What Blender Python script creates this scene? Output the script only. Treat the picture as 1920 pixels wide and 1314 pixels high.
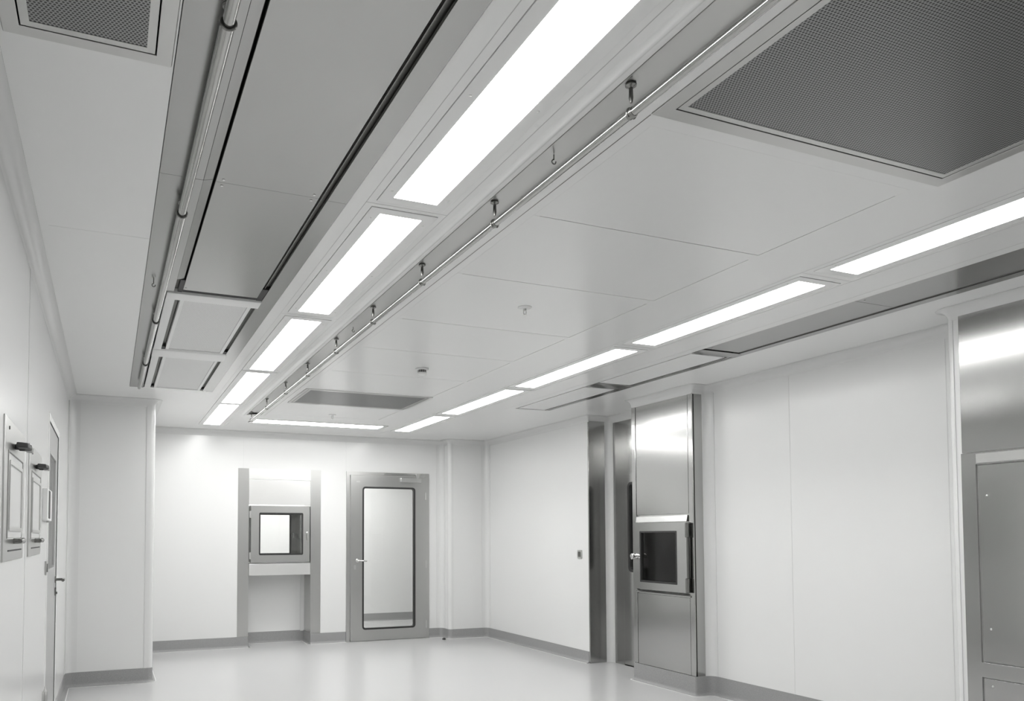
import bpy, bmesh, math
from mathutils import Vector, Matrix
PI = math.pi
for o in list(bpy.data.objects): bpy.data.objects.remove(o, do_unlink=True)
scene = bpy.context.scene
COL = scene.collection

# ------------------------------------------------------------------ camera
W_PX, H_PX = 1920, 1314
F_PX, CX, CY = 1450.92, 802.51, 945.56
YAW, PITCH, ROLL, EYE = .3912, .0414, -.0016, 1.3776
cam_d = bpy.data.cameras.new('camera'); cam = bpy.data.objects.new('camera', cam_d); COL.objects.link(cam)
cam_d.sensor_fit = 'HORIZONTAL'; cam_d.sensor_width = 36
cam_d.lens = F_PX / W_PX * 36
cam_d.shift_x = (W_PX / 2 - CX) / W_PX
cam_d.shift_y = (CY - H_PX / 2) / W_PX
cam_d.clip_start = .05; cam_d.clip_end = 60
fw = Vector((math.sin(YAW) * math.cos(PITCH), math.cos(YAW) * math.cos(PITCH), math.sin(PITCH)))
rt = Vector((math.cos(YAW), -math.sin(YAW), 0)); up = rt.cross(fw)
r2 = math.cos(ROLL) * rt + math.sin(ROLL) * up; u2 = -math.sin(ROLL) * rt + math.cos(ROLL) * up
cam.matrix_world = Matrix(((r2.x, u2.x, -fw.x, 0), (r2.y, u2.y, -fw.y, 0), (r2.z, u2.z, -fw.z, EYE), (0, 0, 0, 1)))
scene.camera = cam

# ------------------------------------------------------------------ world, exposure
world = bpy.data.worlds.new('world'); scene.world = world; world.use_nodes = True
world.node_tree.nodes['Background'].inputs[0].default_value = (.5, .5, .5, 1)
world.node_tree.nodes['Background'].inputs[1].default_value = 0.0
vs = scene.view_settings
vs.view_transform = 'Standard'; vs.look = 'None'; vs.gamma = 1; vs.use_curve_mapping = False
vs.exposure = 0.0
LAMP = 20.3          # radiance of the lit ceiling diffusers
LAMP_NEXT = 34.0     # lamps of the rooms behind the glass
H = 2.7

# ------------------------------------------------------------------ materials
def mat(name, base, rough=.5, metal=0, spec=.5, coat=0):
    m = bpy.data.materials.new(name); m.use_nodes = True
    b = m.node_tree.nodes['Principled BSDF']
    b.inputs['Base Color'].default_value = (*base, 1) if len(base) == 3 else base
    b.inputs['Roughness'].default_value = rough; b.inputs['Metallic'].default_value = metal
    b.inputs['Specular IOR Level'].default_value = spec
    b.inputs['Coat Weight'].default_value = coat; b.inputs['Coat Roughness'].default_value = .1
    return m
def g(v): return (v, v * 1.003, v * .998)
def nt(m):
    t = m.node_tree; return t, t.nodes, t.links, t.nodes['Principled BSDF']
def mathn(t, op, a, b=None):
    n = t.nodes.new('ShaderNodeMath'); n.operation = op
    for i, x in enumerate((a, b)):
        if x is None: continue
        if isinstance(x, (int, float)): n.inputs[i].default_value = x
        else: t.links.new(x, n.inputs[i])
    return n.outputs[0]
def add_noise(m, scale, lo, hi, target='Base Color', stretch=(1, 1, 1), detail=3):
    t, N, L, b = nt(m)
    geo = N.new('ShaderNodeNewGeometry'); mp = N.new('ShaderNodeMapping'); mp.inputs['Scale'].default_value = stretch
    no = N.new('ShaderNodeTexNoise'); no.inputs['Scale'].default_value = scale; no.inputs['Detail'].default_value = detail
    L.new(geo.outputs['Position'], mp.inputs[0]); L.new(mp.outputs[0], no.inputs['Vector'])
    mr = N.new('ShaderNodeMapRange'); mr.inputs[1].default_value = .3; mr.inputs[2].default_value = .7
    mr.inputs[3].default_value = lo; mr.inputs[4].default_value = hi
    L.new(no.outputs[0], mr.inputs[0])
    if target == 'Base Color':
        cb = N.new('ShaderNodeCombineColor')
        for i in range(3): L.new(mr.outputs[0], cb.inputs[i])
        L.new(cb.outputs[0], b.inputs[target])
    elif target == 'Bump':
        bp = N.new('ShaderNodeBump'); bp.inputs['Strength'].default_value = hi; bp.inputs['Distance'].default_value = .0048
        L.new(no.outputs[0], bp.inputs['Height']); L.new(bp.outputs[0], b.inputs['Normal'])
    else: L.new(mr.outputs[0], b.inputs[target])
    return m
M = {}
M['wall'] = mat('white_wall_panel', g(.72), .22)
M['ceil'] = mat('white_ceiling_panel', g(.82), .22)
M['trim'] = mat('white_corner_trim', g(.68), .2)
M['seam'] = mat('grey_silicone_seam', g(.52), .5)
M['floor'] = add_noise(mat('grey_vinyl_floor', g(.6), .2), 220, .50, .57)
M['base'] = add_noise(mat('grey_vinyl_skirting', g(.3), .45), 260, .24, .34)
M['weld'] = mat('pale_weld_line', g(.7), .4)
def steel(name, v, r, stretch):
    m = mat(name, (v, v * 1.0, v * .985), r, 1)
    t, N, L, b = nt(m)
    add_noise(m, 1.3, 0, .35, 'Bump', (1, 1, 1), 0)
    return m
M['steel'] = steel('brushed_steel', .46, .165, (.7, .7, 60))      # brushed across
M['steel_ceiling'] = steel('brushed_steel_ceiling', .39, .22, (60, .7, .7))
M['steel_bright'] = mat('polished_steel', (.72, .72, .71), .2, 1)
M['steel_frame'] = mat('satin_steel_frame', (.56, .56, .55), .3, 1)
M['joint'] = mat('pale_silicone_joint', g(.62), .4)
M['door_grey'] = mat('grey_painted_door', g(.42), .35)
M['pipe'] = mat('pipe_steel', (.42, .42, .41), .10, 1)
M['clamp'] = mat('clamp_steel', (.26, .26, .25), .25, 1)
M['lit_steel'] = mat('steel_lit_tone', (.78, .78, .77), .38, 1)  # pale base puts lamp reflections and missing chamber light into the colour
M['groove'] = mat('groove_steel', (.20, .20, .19), .5, 1)
M['steel_dark'] = mat('dark_steel', (.22, .22, .21), .35, 1)
M['satin'] = mat('satin_steel_fitting', (.66, .66, .65), .3, 1)
M['black'] = mat('black_rubber', g(.018), .5)
M['dark'] = mat('dark_recess', g(.03), .8)
M['white_metal'] = mat('white_painted_metal', g(.80), .35)
M['plastic'] = mat('white_plastic', g(.72), .4)
def perforated(name, pitch, rad, v, hole, rough, metal):
    m = mat(name, g(v), rough, metal); t, N, L, b = nt(m)
    geo = N.new('ShaderNodeNewGeometry'); sp = N.new('ShaderNodeSeparateXYZ'); L.new(geo.outputs['Position'], sp.inputs[0])
    u = mathn(t, 'DIVIDE', sp.outputs[0], pitch); w = mathn(t, 'DIVIDE', sp.outputs[1], pitch * .866)
    row = mathn(t, 'FLOOR', w); half = mathn(t, 'MULTIPLY', mathn(t, 'FLOORED_MODULO', row, 2), .5)
    fu = mathn(t, 'SUBTRACT', mathn(t, 'FRACT', mathn(t, 'ADD', u, half)), .5)
    fv = mathn(t, 'MULTIPLY', mathn(t, 'SUBTRACT', mathn(t, 'FRACT', w), .5), .866)
    d = mathn(t, 'SQRT', mathn(t, 'ADD', mathn(t, 'MULTIPLY', fu, fu), mathn(t, 'MULTIPLY', fv, fv)))
    mask = mathn(t, 'LESS_THAN', d, rad)
    mx = N.new('ShaderNodeMix'); mx.data_type = 'RGBA'; L.new(mask, mx.inputs['Factor'])
    mx.inputs['A'].default_value = (*g(v), 1); mx.inputs['B'].default_value = (*g(hole), 1)
    L.new(mx.outputs['Result'], b.inputs['Base Color'])
    if metal: L.new(mathn(t, 'SUBTRACT', metal, mathn(t, 'MULTIPLY', mask, metal)), b.inputs['Metallic'])
    return m
M['perf'] = perforated('perforated_steel', .0102, .32, .30, .012, .33, 1)
M['mesh'] = perforated('filter_face', .012, .32, .80, .46, .4, 0)
def emis(name, s):
    m = bpy.data.materials.new(name); m.use_nodes = True; t = m.node_tree
    for n in list(t.nodes): t.nodes.remove(n)
    e = t.nodes.new('ShaderNodeEmission'); e.inputs[0].default_value = (1, 1, .985, 1); e.inputs[1].default_value = s
    o = t.nodes.new('ShaderNodeOutputMaterial'); t.links.new(e.outputs[0], o.inputs[0]); return m
M['lamp'] = emis('lit_diffuser', LAMP); M['lamp_next'] = emis('lit_diffuser_next_room', LAMP_NEXT)
def glass(name, tint, ior=1.45):
    m = bpy.data.materials.new(name); m.use_nodes = True; t = m.node_tree
    for n in list(t.nodes): t.nodes.remove(n)
    tr = t.nodes.new('ShaderNodeBsdfTransparent'); tr.inputs[0].default_value = (*g(tint), 1)
    gl = t.nodes.new('ShaderNodeBsdfGlossy'); gl.inputs['Roughness'].default_value = .02
    fr = t.nodes.new('ShaderNodeFresnel'); fr.inputs[0].default_value = ior
    mx = t.nodes.new('ShaderNodeMixShader'); o = t.nodes.new('ShaderNodeOutputMaterial')
    t.links.new(fr.outputs[0], mx.inputs[0]); t.links.new(tr.outputs[0], mx.inputs[1]); t.links.new(gl.outputs[0], mx.inputs[2])
    t.links.new(mx.outputs[0], o.inputs[0]); return m
M['glass'] = glass('clear_glass', .95)

# ------------------------------------------------------------------ mesh helpers
def P(ax, u, v, w):     # plane axis: 'x' -> u=y v=z, 'y' -> u=x v=z, 'z' -> u=x v=y ; w along the axis
    return Vector((w, u, v)) if ax == 'x' else Vector((u, w, v)) if ax == 'y' else Vector((u, v, w))
def rrect(u0, u1, v0, v1, r=0, n=5):
    r = max(r, 1e-5); pts = []
    for cu, cv, a0 in ((u1 - r, v1 - r, 0), (u0 + r, v1 - r, 90), (u0 + r, v0 + r, 180), (u1 - r, v0 + r, 270)):
        for i in range(n):
            a = math.radians(a0 + 90 * i / (n - 1)); pts.append((cu + r * math.cos(a), cv + r * math.sin(a)))
    return pts
class MB:
    def __init__(s): s.bm = bmesh.new()
    def face(s, pts):
        return s.bm.faces.new([s.bm.verts.new(p) for p in pts])
    def box(s, x0, x1, y0, y1, z0, z1):
        vs_ = [s.bm.verts.new((x, y, z)) for x in (x0, x1) for y in (y0, y1) for z in (z0, z1)]
        for f in ((0, 1, 3, 2), (4, 6, 7, 5), (0, 4, 5, 1), (2, 3, 7, 6), (0, 2, 6, 4), (1, 5, 7, 3)):
            s.bm.faces.new([vs_[i] for i in f])
        return s
    def ring(s, ax, out, inn, w0, w1):
        n = len(out)
        A = [s.bm.verts.new(P(ax, *p, w0)) for p in out]; B = [s.bm.verts.new(P(ax, *p, w1)) for p in out]
        C = [s.bm.verts.new(P(ax, *p, w0)) for p in inn]; D = [s.bm.verts.new(P(ax, *p, w1)) for p in inn]
        for i in range(n):
            j = (i + 1) % n
            for q in ((A[i], A[j], B[j], B[i]), (C[j], C[i], D[i], D[j]), (A[j], A[i], C[i], C[j]), (B[i], B[j], D[j], D[i])):
                s.bm.faces.new(q)
        return s
    def frame(s, ax, o, i, w0, w1):       # square-cornered frame of four mitred bars
        a = [(o[0], o[2]), (o[1], o[2]), (o[1], o[3]), (o[0], o[3])]; b = [(i[0], i[2]), (i[1], i[2]), (i[1], i[3]), (i[0], i[3])]
        return s.ring(ax, a, b, w0, w1)
    def slab(s, ax, pts, w0, w1):
        A = [s.bm.verts.new(P(ax, *p, w0)) for p in pts]; B = [s.bm.verts.new(P(ax, *p, w1)) for p in pts]
        n = len(pts); s.bm.faces.new(A); s.bm.faces.new(B[::-1])
        for i in range(n): s.bm.faces.new((A[i], B[i], B[(i + 1) % n], A[(i + 1) % n]))
        return s
    def holed(s, ax, u0, u1, v0, v1, holes, w0, w1):   # plate with rectangular holes, w0 = room face, w1 = back
        us = sorted({u0, u1, *[c for h in holes for c in h[:2] if u0 < c < u1]}); vs_ = sorted({v0, v1, *[c for h in holes for c in h[2:] if v0 < c < v1]})
        solid = {}
        for i in range(len(us) - 1):
            for j in range(len(vs_) - 1):
                mu, mv = (us[i] + us[i + 1]) / 2, (vs_[j] + vs_[j + 1]) / 2
                solid[i, j] = not any(h[0] < mu < h[1] and h[2] < mv < h[3] for h in holes)
        vc = {}
        def V(i, j, k):
            if (i, j, k) not in vc: vc[i, j, k] = s.bm.verts.new(P(ax, us[i], vs_[j], (w0, w1)[k]))
            return vc[i, j, k]
        for (i, j), ok in solid.items():
            if not ok: continue
            s.bm.faces.new((V(i, j, 0), V(i + 1, j, 0), V(i + 1, j + 1, 0), V(i, j + 1, 0)))
            s.bm.faces.new((V(i, j, 1), V(i, j + 1, 1), V(i + 1, j + 1, 1), V(i + 1, j, 1)))
            for di, dj, a, b in ((-1, 0, (i, j), (i, j + 1)), (1, 0, (i + 1, j), (i + 1, j + 1)), (0, -1, (i, j), (i + 1, j)), (0, 1, (i, j + 1), (i + 1, j + 1))):
                if not solid.get((i + di, j + dj), False):
                    s.bm.faces.new((V(*a, 0), V(*b, 0), V(*b, 1), V(*a, 1)))
        return s
    def tube(s, pts, r, seg=16, cap=True):
        pts = [Vector(p) for p in pts]; rs = r if isinstance(r, (list, tuple)) else [r] * len(pts)
        t0 = (pts[1] - pts[0]).normalized(); n = t0.orthogonal().normalized(); rings = []
        for i, p in enumerate(pts):
            t = ((pts[min(i + 1, len(pts) - 1)] - p).normalized() + (p - pts[max(i - 1, 0)]).normalized()).normalized() if 0 < i < len(pts) - 1 else ((pts[1] - pts[0]) if i == 0 else (pts[-1] - pts[-2])).normalized()
            n = (n - n.dot(t) * t).normalized(); b = t.cross(n)
            rings.append([s.bm.verts.new(p + rs[i] * (math.cos(2 * PI * k / seg) * n + math.sin(2 * PI * k / seg) * b)) for k in range(seg)])
        for a, b in zip(rings, rings[1:]):
            for k in range(seg): s.bm.faces.new((a[k], a[(k + 1) % seg], b[(k + 1) % seg], b[k]))
        if cap: s.bm.faces.new(rings[0][::-1]); s.bm.faces.new(rings[-1])
        return s
    def lathe(s, c, prof, seg=20, ax='z'):            # prof: (radius, offset along axis)
        c = Vector(c); ex = {'z': (Vector((1, 0, 0)), Vector((0, 1, 0)), Vector((0, 0, 1))), 'x': (Vector((0, 1, 0)), Vector((0, 0, 1)), Vector((1, 0, 0))), 'y': (Vector((0, 0, 1)), Vector((1, 0, 0)), Vector((0, 1, 0)))}[ax]
        rings = [[s.bm.verts.new(c + max(r, 1e-5) * (math.cos(2 * PI * k / seg) * ex[0] + math.sin(2 * PI * k / seg) * ex[1]) + h * ex[2]) for k in range(seg)] for r, h in prof]
        for a, b in zip(rings, rings[1:]):
            for k in range(seg): s.bm.faces.new((a[k], a[(k + 1) % seg], b[(k + 1) % seg], b[k]))
        s.bm.faces.new(rings[0][::-1]); s.bm.faces.new(rings[-1]); return s
    def torus(s, c, R_, r, ax='y', a0=0, a1=360, seg=20, sub=8):
        c = Vector(c); pts = []
        for k in range(seg + 1):
            a = math.radians(a0 + (a1 - a0) * k / seg); u, v = R_ * math.cos(a), R_ * math.sin(a)
            pts.append(c + P(ax, u, v, 0))
        return s.tube(pts, r, sub)
    def sweep(s, path, prof):                         # prof: (distance into the room, z); path: (point, inward normal)
        rows = [[s.bm.verts.new((p[0] + n[0] * d, p[1] + n[1] * d, z)) for d, z in prof] for p, n in path]
        for a, b in zip(rows, rows[1:]):
            for k in range(len(prof) - 1): s.bm.faces.new((a[k], b[k], b[k + 1], a[k + 1]))
        s.bm.faces.new(rows[0]); s.bm.faces.new(rows[-1][::-1]); return s

def finish(name, mb, m, parent=None, bevel=0):
    bm = mb.bm
    if parent is not None:
        off = parent['_o'] if '_o' in parent else (0, 0, 0)
        bmesh.ops.translate(bm, vec=-Vector(off), verts=bm.verts)
    bmesh.ops.recalc_face_normals(bm, faces=bm.faces)
    me = bpy.data.meshes.new(name); bm.to_mesh(me); bm.free()
    me.materials.append(M[m] if isinstance(m, str) else m)
    me.polygons.foreach_set('use_smooth', [True] * len(me.polygons)); me.set_sharp_from_angle(angle=math.radians(32))
    o = bpy.data.objects.new(name, me); COL.objects.link(o)
    if parent is not None:
        o.parent = parent; o['_o'] = tuple(parent['_o'])
    else: o['_o'] = (0., 0., 0.)
    if bevel:
        b = o.modifiers.new('bevel', 'BEVEL'); b.width = bevel; b.segments = 2; b.limit_method = 'ANGLE'; b.angle_limit = math.radians(50)
    return o
def struct(name, mb, m, parent=None, bevel=0, label=None):
    o = finish(name, mb, m, parent, bevel)
    if parent is None:
        o['kind'] = 'structure'
    if label: o['label'] = label
    return o
def thing(name, label, cat, loc, group=None, kind=None):
    o = bpy.data.objects.new(name, None); COL.objects.link(o); o.location = loc; o.empty_display_size = .1
    o['_o'] = tuple(float(c) for c in loc); o['label'] = label; o['category'] = cat
    if group: o['group'] = group
    if kind: o['kind'] = kind; 
    return o
def solo(name, mb, m, label, cat, loc, group=None, bevel=0):     # a thing that is one mesh
    bmesh.ops.translate(mb.bm, vec=-Vector(loc), verts=mb.bm.verts)
    o = finish(name, mb, m, None, bevel); o.location = loc; o['label'] = label; o['category'] = cat
    if group: o['group'] = group
    return o
def dup(root, loc, label=None, group=None):
    r = root.copy(); COL.objects.link(r); r.location = loc
    if label: r['label'] = label
    if group: r['group'] = group
    for ch in root.children:
        c = ch.copy(); COL.objects.link(c); c.parent = r
        for gg in ch.children:
            d = gg.copy(); COL.objects.link(d); d.parent = c
    return r

# ------------------------------------------------------------------ plan of the room
XL, YB, XR = -.355, 9.83, 4.85
YF = -2.6                                    # wall behind the photographer
XRF, XC, XN = 4.88, 4.53, 5.13               # right wall near part, steel block face, niche back
CH = (4.70, 5.34, 6.19)                      # steel chase of the right pass box: face x, y0, y1
PTS = [((XL, YF), 'left'), ((XL, 7.87), 'alcove'), ((.40, 7.87), 'recess'), ((.40, YB), 'back'), ((4.27, YB), 'duct_side'),
       ((4.27, 9.60), 'duct'), ((XR, 9.60), 'right_far'), ((XR, 7.15), 'niche_end'), ((XN, 7.15), 'niche'), ((XN, CH[2]), 'chase_far'),
       ((CH[0], CH[2]), 'chase'), ((CH[0], CH[1]), 'chase_near'), ((XRF, CH[1]), 'right'), ((XRF, 3.0), 'block_side'), ((XC, 3.0), 'block'), ((XC, YF), 'front')]
n = len(PTS); RI, RE = .07, .04
def corner(i):                               # fillet arc at corner i
    p0, p, p1 = (Vector(PTS[(i + k) % n][0]) for k in (-1, 0, 1))
    d0 = (p - p0).normalized(); d1 = (p1 - p).normalized(); turn = d0.x * d1.y - d0.y * d1.x
    internal = turn < 0; r = RI if internal else (.010 if i in (7, 10, 11) else RE)
    n0 = Vector((d0.y, -d0.x)); n1 = Vector((d1.y, -d1.x)); c = p - d0 * r + (n0 if internal else -n0) * r
    out = []
    for k in range(9):
        a = (k / 8) * PI / 2
        nn = n0 * math.cos(a) + n1 * math.sin(a)
        out.append((c + (-nn if internal else nn) * r, nn))
    return out, internal, r, d0, d1, n0, n1, p
cor = [corner(i) for i in range(n)]
def run(i, j):                               # path from wall i (after corner i) to the end of wall j-1
    path = []
    for k in range(i, j + 1):
        path += cor[k % n][0] if k not in (i, j) else (cor[k % n][0][-1:] if k == i else cor[k % n][0][:1])
    return path

# floor and ceiling --------------------------------------------------
fl = MB(); fl.box(-.6, 7.3, -2.8, 12.6, -.1, 0); struct('floor', fl, 'floor')

CEILH = []      # holes (x0,x1,y0,y1)
Lx, Rx = (1.10, 3.385), None
L_rows = [(1.30, 2.79), (2.955, 4.43), (4.61, 6.12), (6.255, 7.76), (7.87, 9.33)]
R_rows = [(1.25, 2.74), (2.93, 4.31), (4.50, 5.955), (6.14, 7.575), (7.80, 9.06)]
def light_hole(x, y0, y1): return (x - .145, x + .145, y0 - .055, y1 + .055)
for y0, y1 in L_rows + [(-.36, 1.13)]: CEILH.append(light_hole(1.10, y0, y1))
for y0, y1 in R_rows + [(-.41, 1.08)]: CEILH.append(light_hole(3.385, y0, y1))
END = (1.52, 3.03, 8.745, 8.985); CEILH.append((END[0] - .055, END[1] + .055, END[2] - .05, END[3] + .05))
STRIP = (.15, .858, -1.5, 7.25); CEILH.append(STRIP)
CHAN = (1.365, 1.515, -1.5, 8.46); CEILH.append(CHAN)
RSTR = (3.875, 4.28, -1.5, 7.02); CEILH.append(RSTR)
GNE = (1.552, 2.885, .60, 1.925); CEILH.append(GNE)
GNW = (-.275, .145, 1.45, 2.24); CEILH.append(GNW)
GFAR = (1.61, 2.84, 6.75, 7.53); CEILH.append(GFAR)
cross = [1.985, 2.735, 3.495, 4.36, 5.12, 5.945, 6.71]
PANELS = [(1.60, 2.817, a, b) for a, b in zip(cross, cross[1:])] + [(1.60, 2.817, 7.56, 8.30)]
CEILH += PANELS
ce = MB(); ce.holed('z', XL - .1, 5.3, YF - .1, YB + .1, CEILH, H, H + .012)
ceil = struct('ceiling', ce, 'ceil')
vd = MB(); vd.box(XL - .1, 5.3, YF - .1, YB + .1, H + .20, H + .24); struct('ceiling_void', vd, 'dark')
# seams of the lamp bays on the ceiling, a bead beside the lamp row
sm = MB()
for xs in ((.923, 1.272), (3.205, 3.56)):
    for x in xs: sm.box(x - .0012, x + .0012, -1.2, 9.45, H - .0006, H + .002)
for x0, x1, ys in ((.923, 1.272, (2.873, 4.52, 6.187, 7.815)), (3.205, 3.56, (2.835, 4.405, 6.05, 7.687))):
    for y in ys: sm.box(x0, x1, y - .0012, y + .0012, H - .0006, H + .002)
for y in (3.6,): sm.box(XL + .1, .15, y, y + .0015, H - .0004, H + .001)
sm.box(3.80, 3.802, -1.2, 7.1, H - .0006, H + .002)
sm.box(1.5, 3.05, 9.2, 9.2015, H - .0006, H + .002)
struct('trim_1', sm, 'seam')
bead = MB()
prof = [(1.300 + .050 * k / 12, H - .010 * math.sin(PI * k / 12) ** 2) for k in range(13)]
for a, b in zip(prof, prof[1:]): bead.face(((a[0], -1.2, a[1]), (b[0], -1.2, b[1]), (b[0], 8.46, b[1]), (a[0], 8.46, a[1])))
bmesh.ops.remove_doubles(bead.bm, verts=bead.bm.verts, dist=1e-5)
struct('trim_2', bead, 'ceil')

# walls ---------------------------------------------------------------
DOOR_B = (2.925, 4.02, 0, 2.20); PB = (1.622, 2.412, 0, 2.105)
T = .09
def wall(name, i, holes=(), m='wall'):
    a, b = cor[i], cor[(i + 1) % n]; p = a[0][-1][0]; q = b[0][0][0]; nn = a[6]; w = MB()
    if abs(nn.x) > .5:
        x = p.x; y0, y1 = sorted((p.y, q.y)); w.holed('x', y0, y1, 0, H + .006, list(holes), x, x - nn.x * T)
    else:
        y = p.y; x0, x1 = sorted((p.x, q.x)); w.holed('y', x0, x1, 0, H + .006, list(holes), y, y - nn.y * T)
    return struct(name, w, m)
DOOR_N = (6.275, 6.93, 0, 2.055)
DOOR_L = (5.40, 6.36, 0, 2.115)
wall('wall_left', 0, [(DOOR_L[0], DOOR_L[1], 0, DOOR_L[3])]); wall('wall_left_alcove', 1); wall('wall_left_recess', 2)
wall('wall_back', 3, [DOOR_B, PB]); wall('wall_duct_side', 4); wall('wall_duct', 5)
wall('wall_right_far', 6)
wall('wall_niche', 8, [DOOR_N], 'steel')
PBR = (5.385, 6.145, .86, 1.575)     # opening in the chase face
wall('wall_right', 12)
wall('wall_block', 14, [], 'wall'); wall('wall_block_side', 13)
bw = MB(); bw.box(XL - .1, XC + .1, YF - T, YF, 0, H + .006); struct('wall_front', bw, 'wall')
def corner_trim(name, i, z0=0., z1=H, flange=.03):
    arc, internal, r, d0, d1, n0, n1, p = cor[i]
    outer = [(arc[0][0] - d0 * flange, n0)] + arc + [(arc[-1][0] + d1 * flange, n1)]
    mb = MB(); e = .0048
    rows = [[mb.bm.verts.new((q.x + nn.x * w, q.y + nn.y * w, z)) for w, z in ((e, z0), (e, z1), (-.02, z1), (-.02, z0))] for q, nn in outer]
    for a, b in zip(rows, rows[1:]):
        for k in range(4): mb.bm.faces.new((a[k], b[k], b[(k + 1) % 4], a[(k + 1) % 4]))
    mb.bm.faces.new(rows[0]); mb.bm.faces.new(rows[-1][::-1])
    return struct(name, mb, 'trim')
tn = 3
for i in (1, 2, 3, 4, 5, 6, 8, 12, 14):
    fl_ = {1: .028, 2: .035, 8: 0.001, 12: .002, 14: .002}.get(i, .02)
    corner_trim('trim_%d' % tn, i, 0, H, fl_); tn += 1
# cornice: cove between walls and ceiling
arcp = [(-.001, H - .076)] + [(.004 + .062 * (1 - math.cos(a)), H - .066 + .062 * math.sin(a)) for a in [PI / 2 * k / 8 for k in range(9)]] + [(.066, H + .004), (-.01, H + .004), (-.01, H - .076)]
for i, j in ((0, 1), (1, 2), (2, 3), (3, 4), (4, 5), (5, 6), (6, 7), (7, 8), (8, 9), (9, 12), (12, 13), (13, 15)):
    path = run(i, j) if j - i == 1 else run(i, j)
    # extend into the corner arcs
    path = (cor[i][0][4:-1] if i else []) + path + (cor[j % n][0][1:5] if j < 15 else [])
    struct('trim_%d' % tn, MB().sweep(path, arcp), 'trim'); tn += 1
# skirting of grey vinyl, coved onto the floor
def base(name, path, h, m='base'):
    pr = [(0, h), (.006, h), (.006, .035)] + [(.006 + .028 * (1 - math.cos(a)), .03 - .028 * math.sin(a)) for a in [PI / 2 * k / 5 for k in range(6)]] + [(.034, 0), (0, 0)]
    s = struct(name, MB().sweep(path, pr), m)
    struct('weld_line', MB().sweep(path, [(.034, .0025), (.042, .0015), (.042, 0), (.034, 0)]), 'weld', s)
def cutpath(pa, pb, nn): return [(Vector(pa), Vector(nn)), (Vector(pb), Vector(nn))]
base('baseboard_left', cutpath((XL, YF), (XL, DOOR_L[0] - .05), (1, 0)), .13)
base('baseboard_alcove', [(Vector((XL, DOOR_L[1] + .05)), Vector((1, 0)))] + run(0, 2)[1:-1] + cor[2][0] + run(2, 4)[1:-1] + [(Vector((1.622, YB)), Vector((0, -1)))], .135)
base('baseboard_back', cutpath((2.412, YB), (2.885, YB), (0, -1)), .135)
base('baseboard_corner', [(Vector((4.065, YB)), Vector((0, -1)))] + cor[4][0] + run(4, 5) + cor[5][0] + cor[6][0] + [(Vector((XR, 7.165)), Vector((-1, 0)))], .125)
base('baseboard_right', [(Vector((CH[0] + .12, CH[2])), Vector((0, 1)))] + cor[10][0] + cor[11][0] + cor[12][0] + [(Vector((XRF, 3.01)), Vector((-1, 0)))], .165)
# vertical wall panel joints
def joint(name, ax, u, w, z0=.14, z1=H - .07, d=.0012):
    mb = MB()
    if ax == 'y': mb.box(u - .0014, u + .0014, w - d, w + .002, z0, z1)
    else: mb.box(*(sorted((w, w + (d if w < 0 else -d)))), u - .0014, u + .0014, z0, z1)
    struct(name, mb, 'joint')
for ax, u, w, z0 in (('y', 2.885, YB, 2.25), ('x', 4.46, XRF, .17), ('x', 3.24, XRF, .17), ('x', 4.0, XL, .14), ('x', 2.8, XL, .14), ('y', 1.55, YB, 2.24)):
    joint('trim_%d' % tn, ax, u, w, z0); tn += 1

# ------------------------------------------------------------------ the ceiling
def make_light(name, label, L, Wd, loc, along='y', frame_w=.052, mlamp='lamp', group='recessed ceiling light panels'):
    t = thing(name, label, 'ceiling light', loc, group)
    a, b = (Wd / 2, L / 2) if along == 'y' else (L / 2, Wd / 2)
    x, y, z = loc
    fr = MB(); fr.frame('z', (x - a - frame_w, x + a + frame_w, y - b - frame_w, y + b + frame_w), (x - a, x + a, y - b, y + b), z - .003, z + .02); finish('frame', fr, 'white_metal', t, .001)
    df = MB(); df.box(x - a + .001, x + a - .001, y - b + .001, y + b - .001, z - .0035, z + .006); finish('diffuser', df, mlamp, t)
    hs = MB(); hs.frame('z', (x - a - .02, x + a + .02, y - b - .02, y + b + .02), (x - a - .012, x + a + .012, y - b - .012, y + b + .012), z + .0, z + .09)
    hs.box(x - a - .02, x + a + .02, y - b - .02, y + b + .02, z + .085, z + .09); finish('housing', hs, 'white_metal', t)
    fw2 = frame_w / 2
    sc = [(s1 * (a + fw2), s2 * (b * .93)) for s1 in (-1, 1) for s2 in (-1, 0, 1)] if along == 'y' else [(s1 * a * .93, s2 * (b + fw2)) for s1 in (-1, 0, 1) for s2 in (-1, 1)]
    for sx, sy in sc:
        finish('screw', MB().lathe((x + sx, y + sy, z - .003), [(.005, .001), (.005, -.001), (.003, -.002), (.0005, -.0022)], 10), 'satin', t)
    return t
pos_l = ['nearest the camera, cut by the top edge', 'second from the camera', 'third from the camera', 'fourth from the camera', 'farthest, by the back wall']
for k, (y0, y1) in enumerate(L_rows[:5]):
    make_light('ceiling_light', 'long lit ceiling light in the left row, ' + pos_l[k], y1 - y0, .182, (1.10, (y0 + y1) / 2, H))
pos_r = ['nearest the camera, cut by the right edge', 'second from the camera', 'third from the camera', 'fourth from the camera', 'farthest, by the back corner']
for k, (y0, y1) in enumerate(R_rows[:5]):
    make_light('ceiling_light', 'narrow-looking lit ceiling light in the right row, ' + pos_r[k], y1 - y0, .185, (3.385, (y0 + y1) / 2, H))
make_light('ceiling_light', 'lit ceiling light set crosswise between the two rows, parallel to the back wall', END[1] - END[0], END[3] - END[2], ((END[0] + END[1]) / 2, (END[2] + END[3]) / 2, H), 'x', .04)

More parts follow.
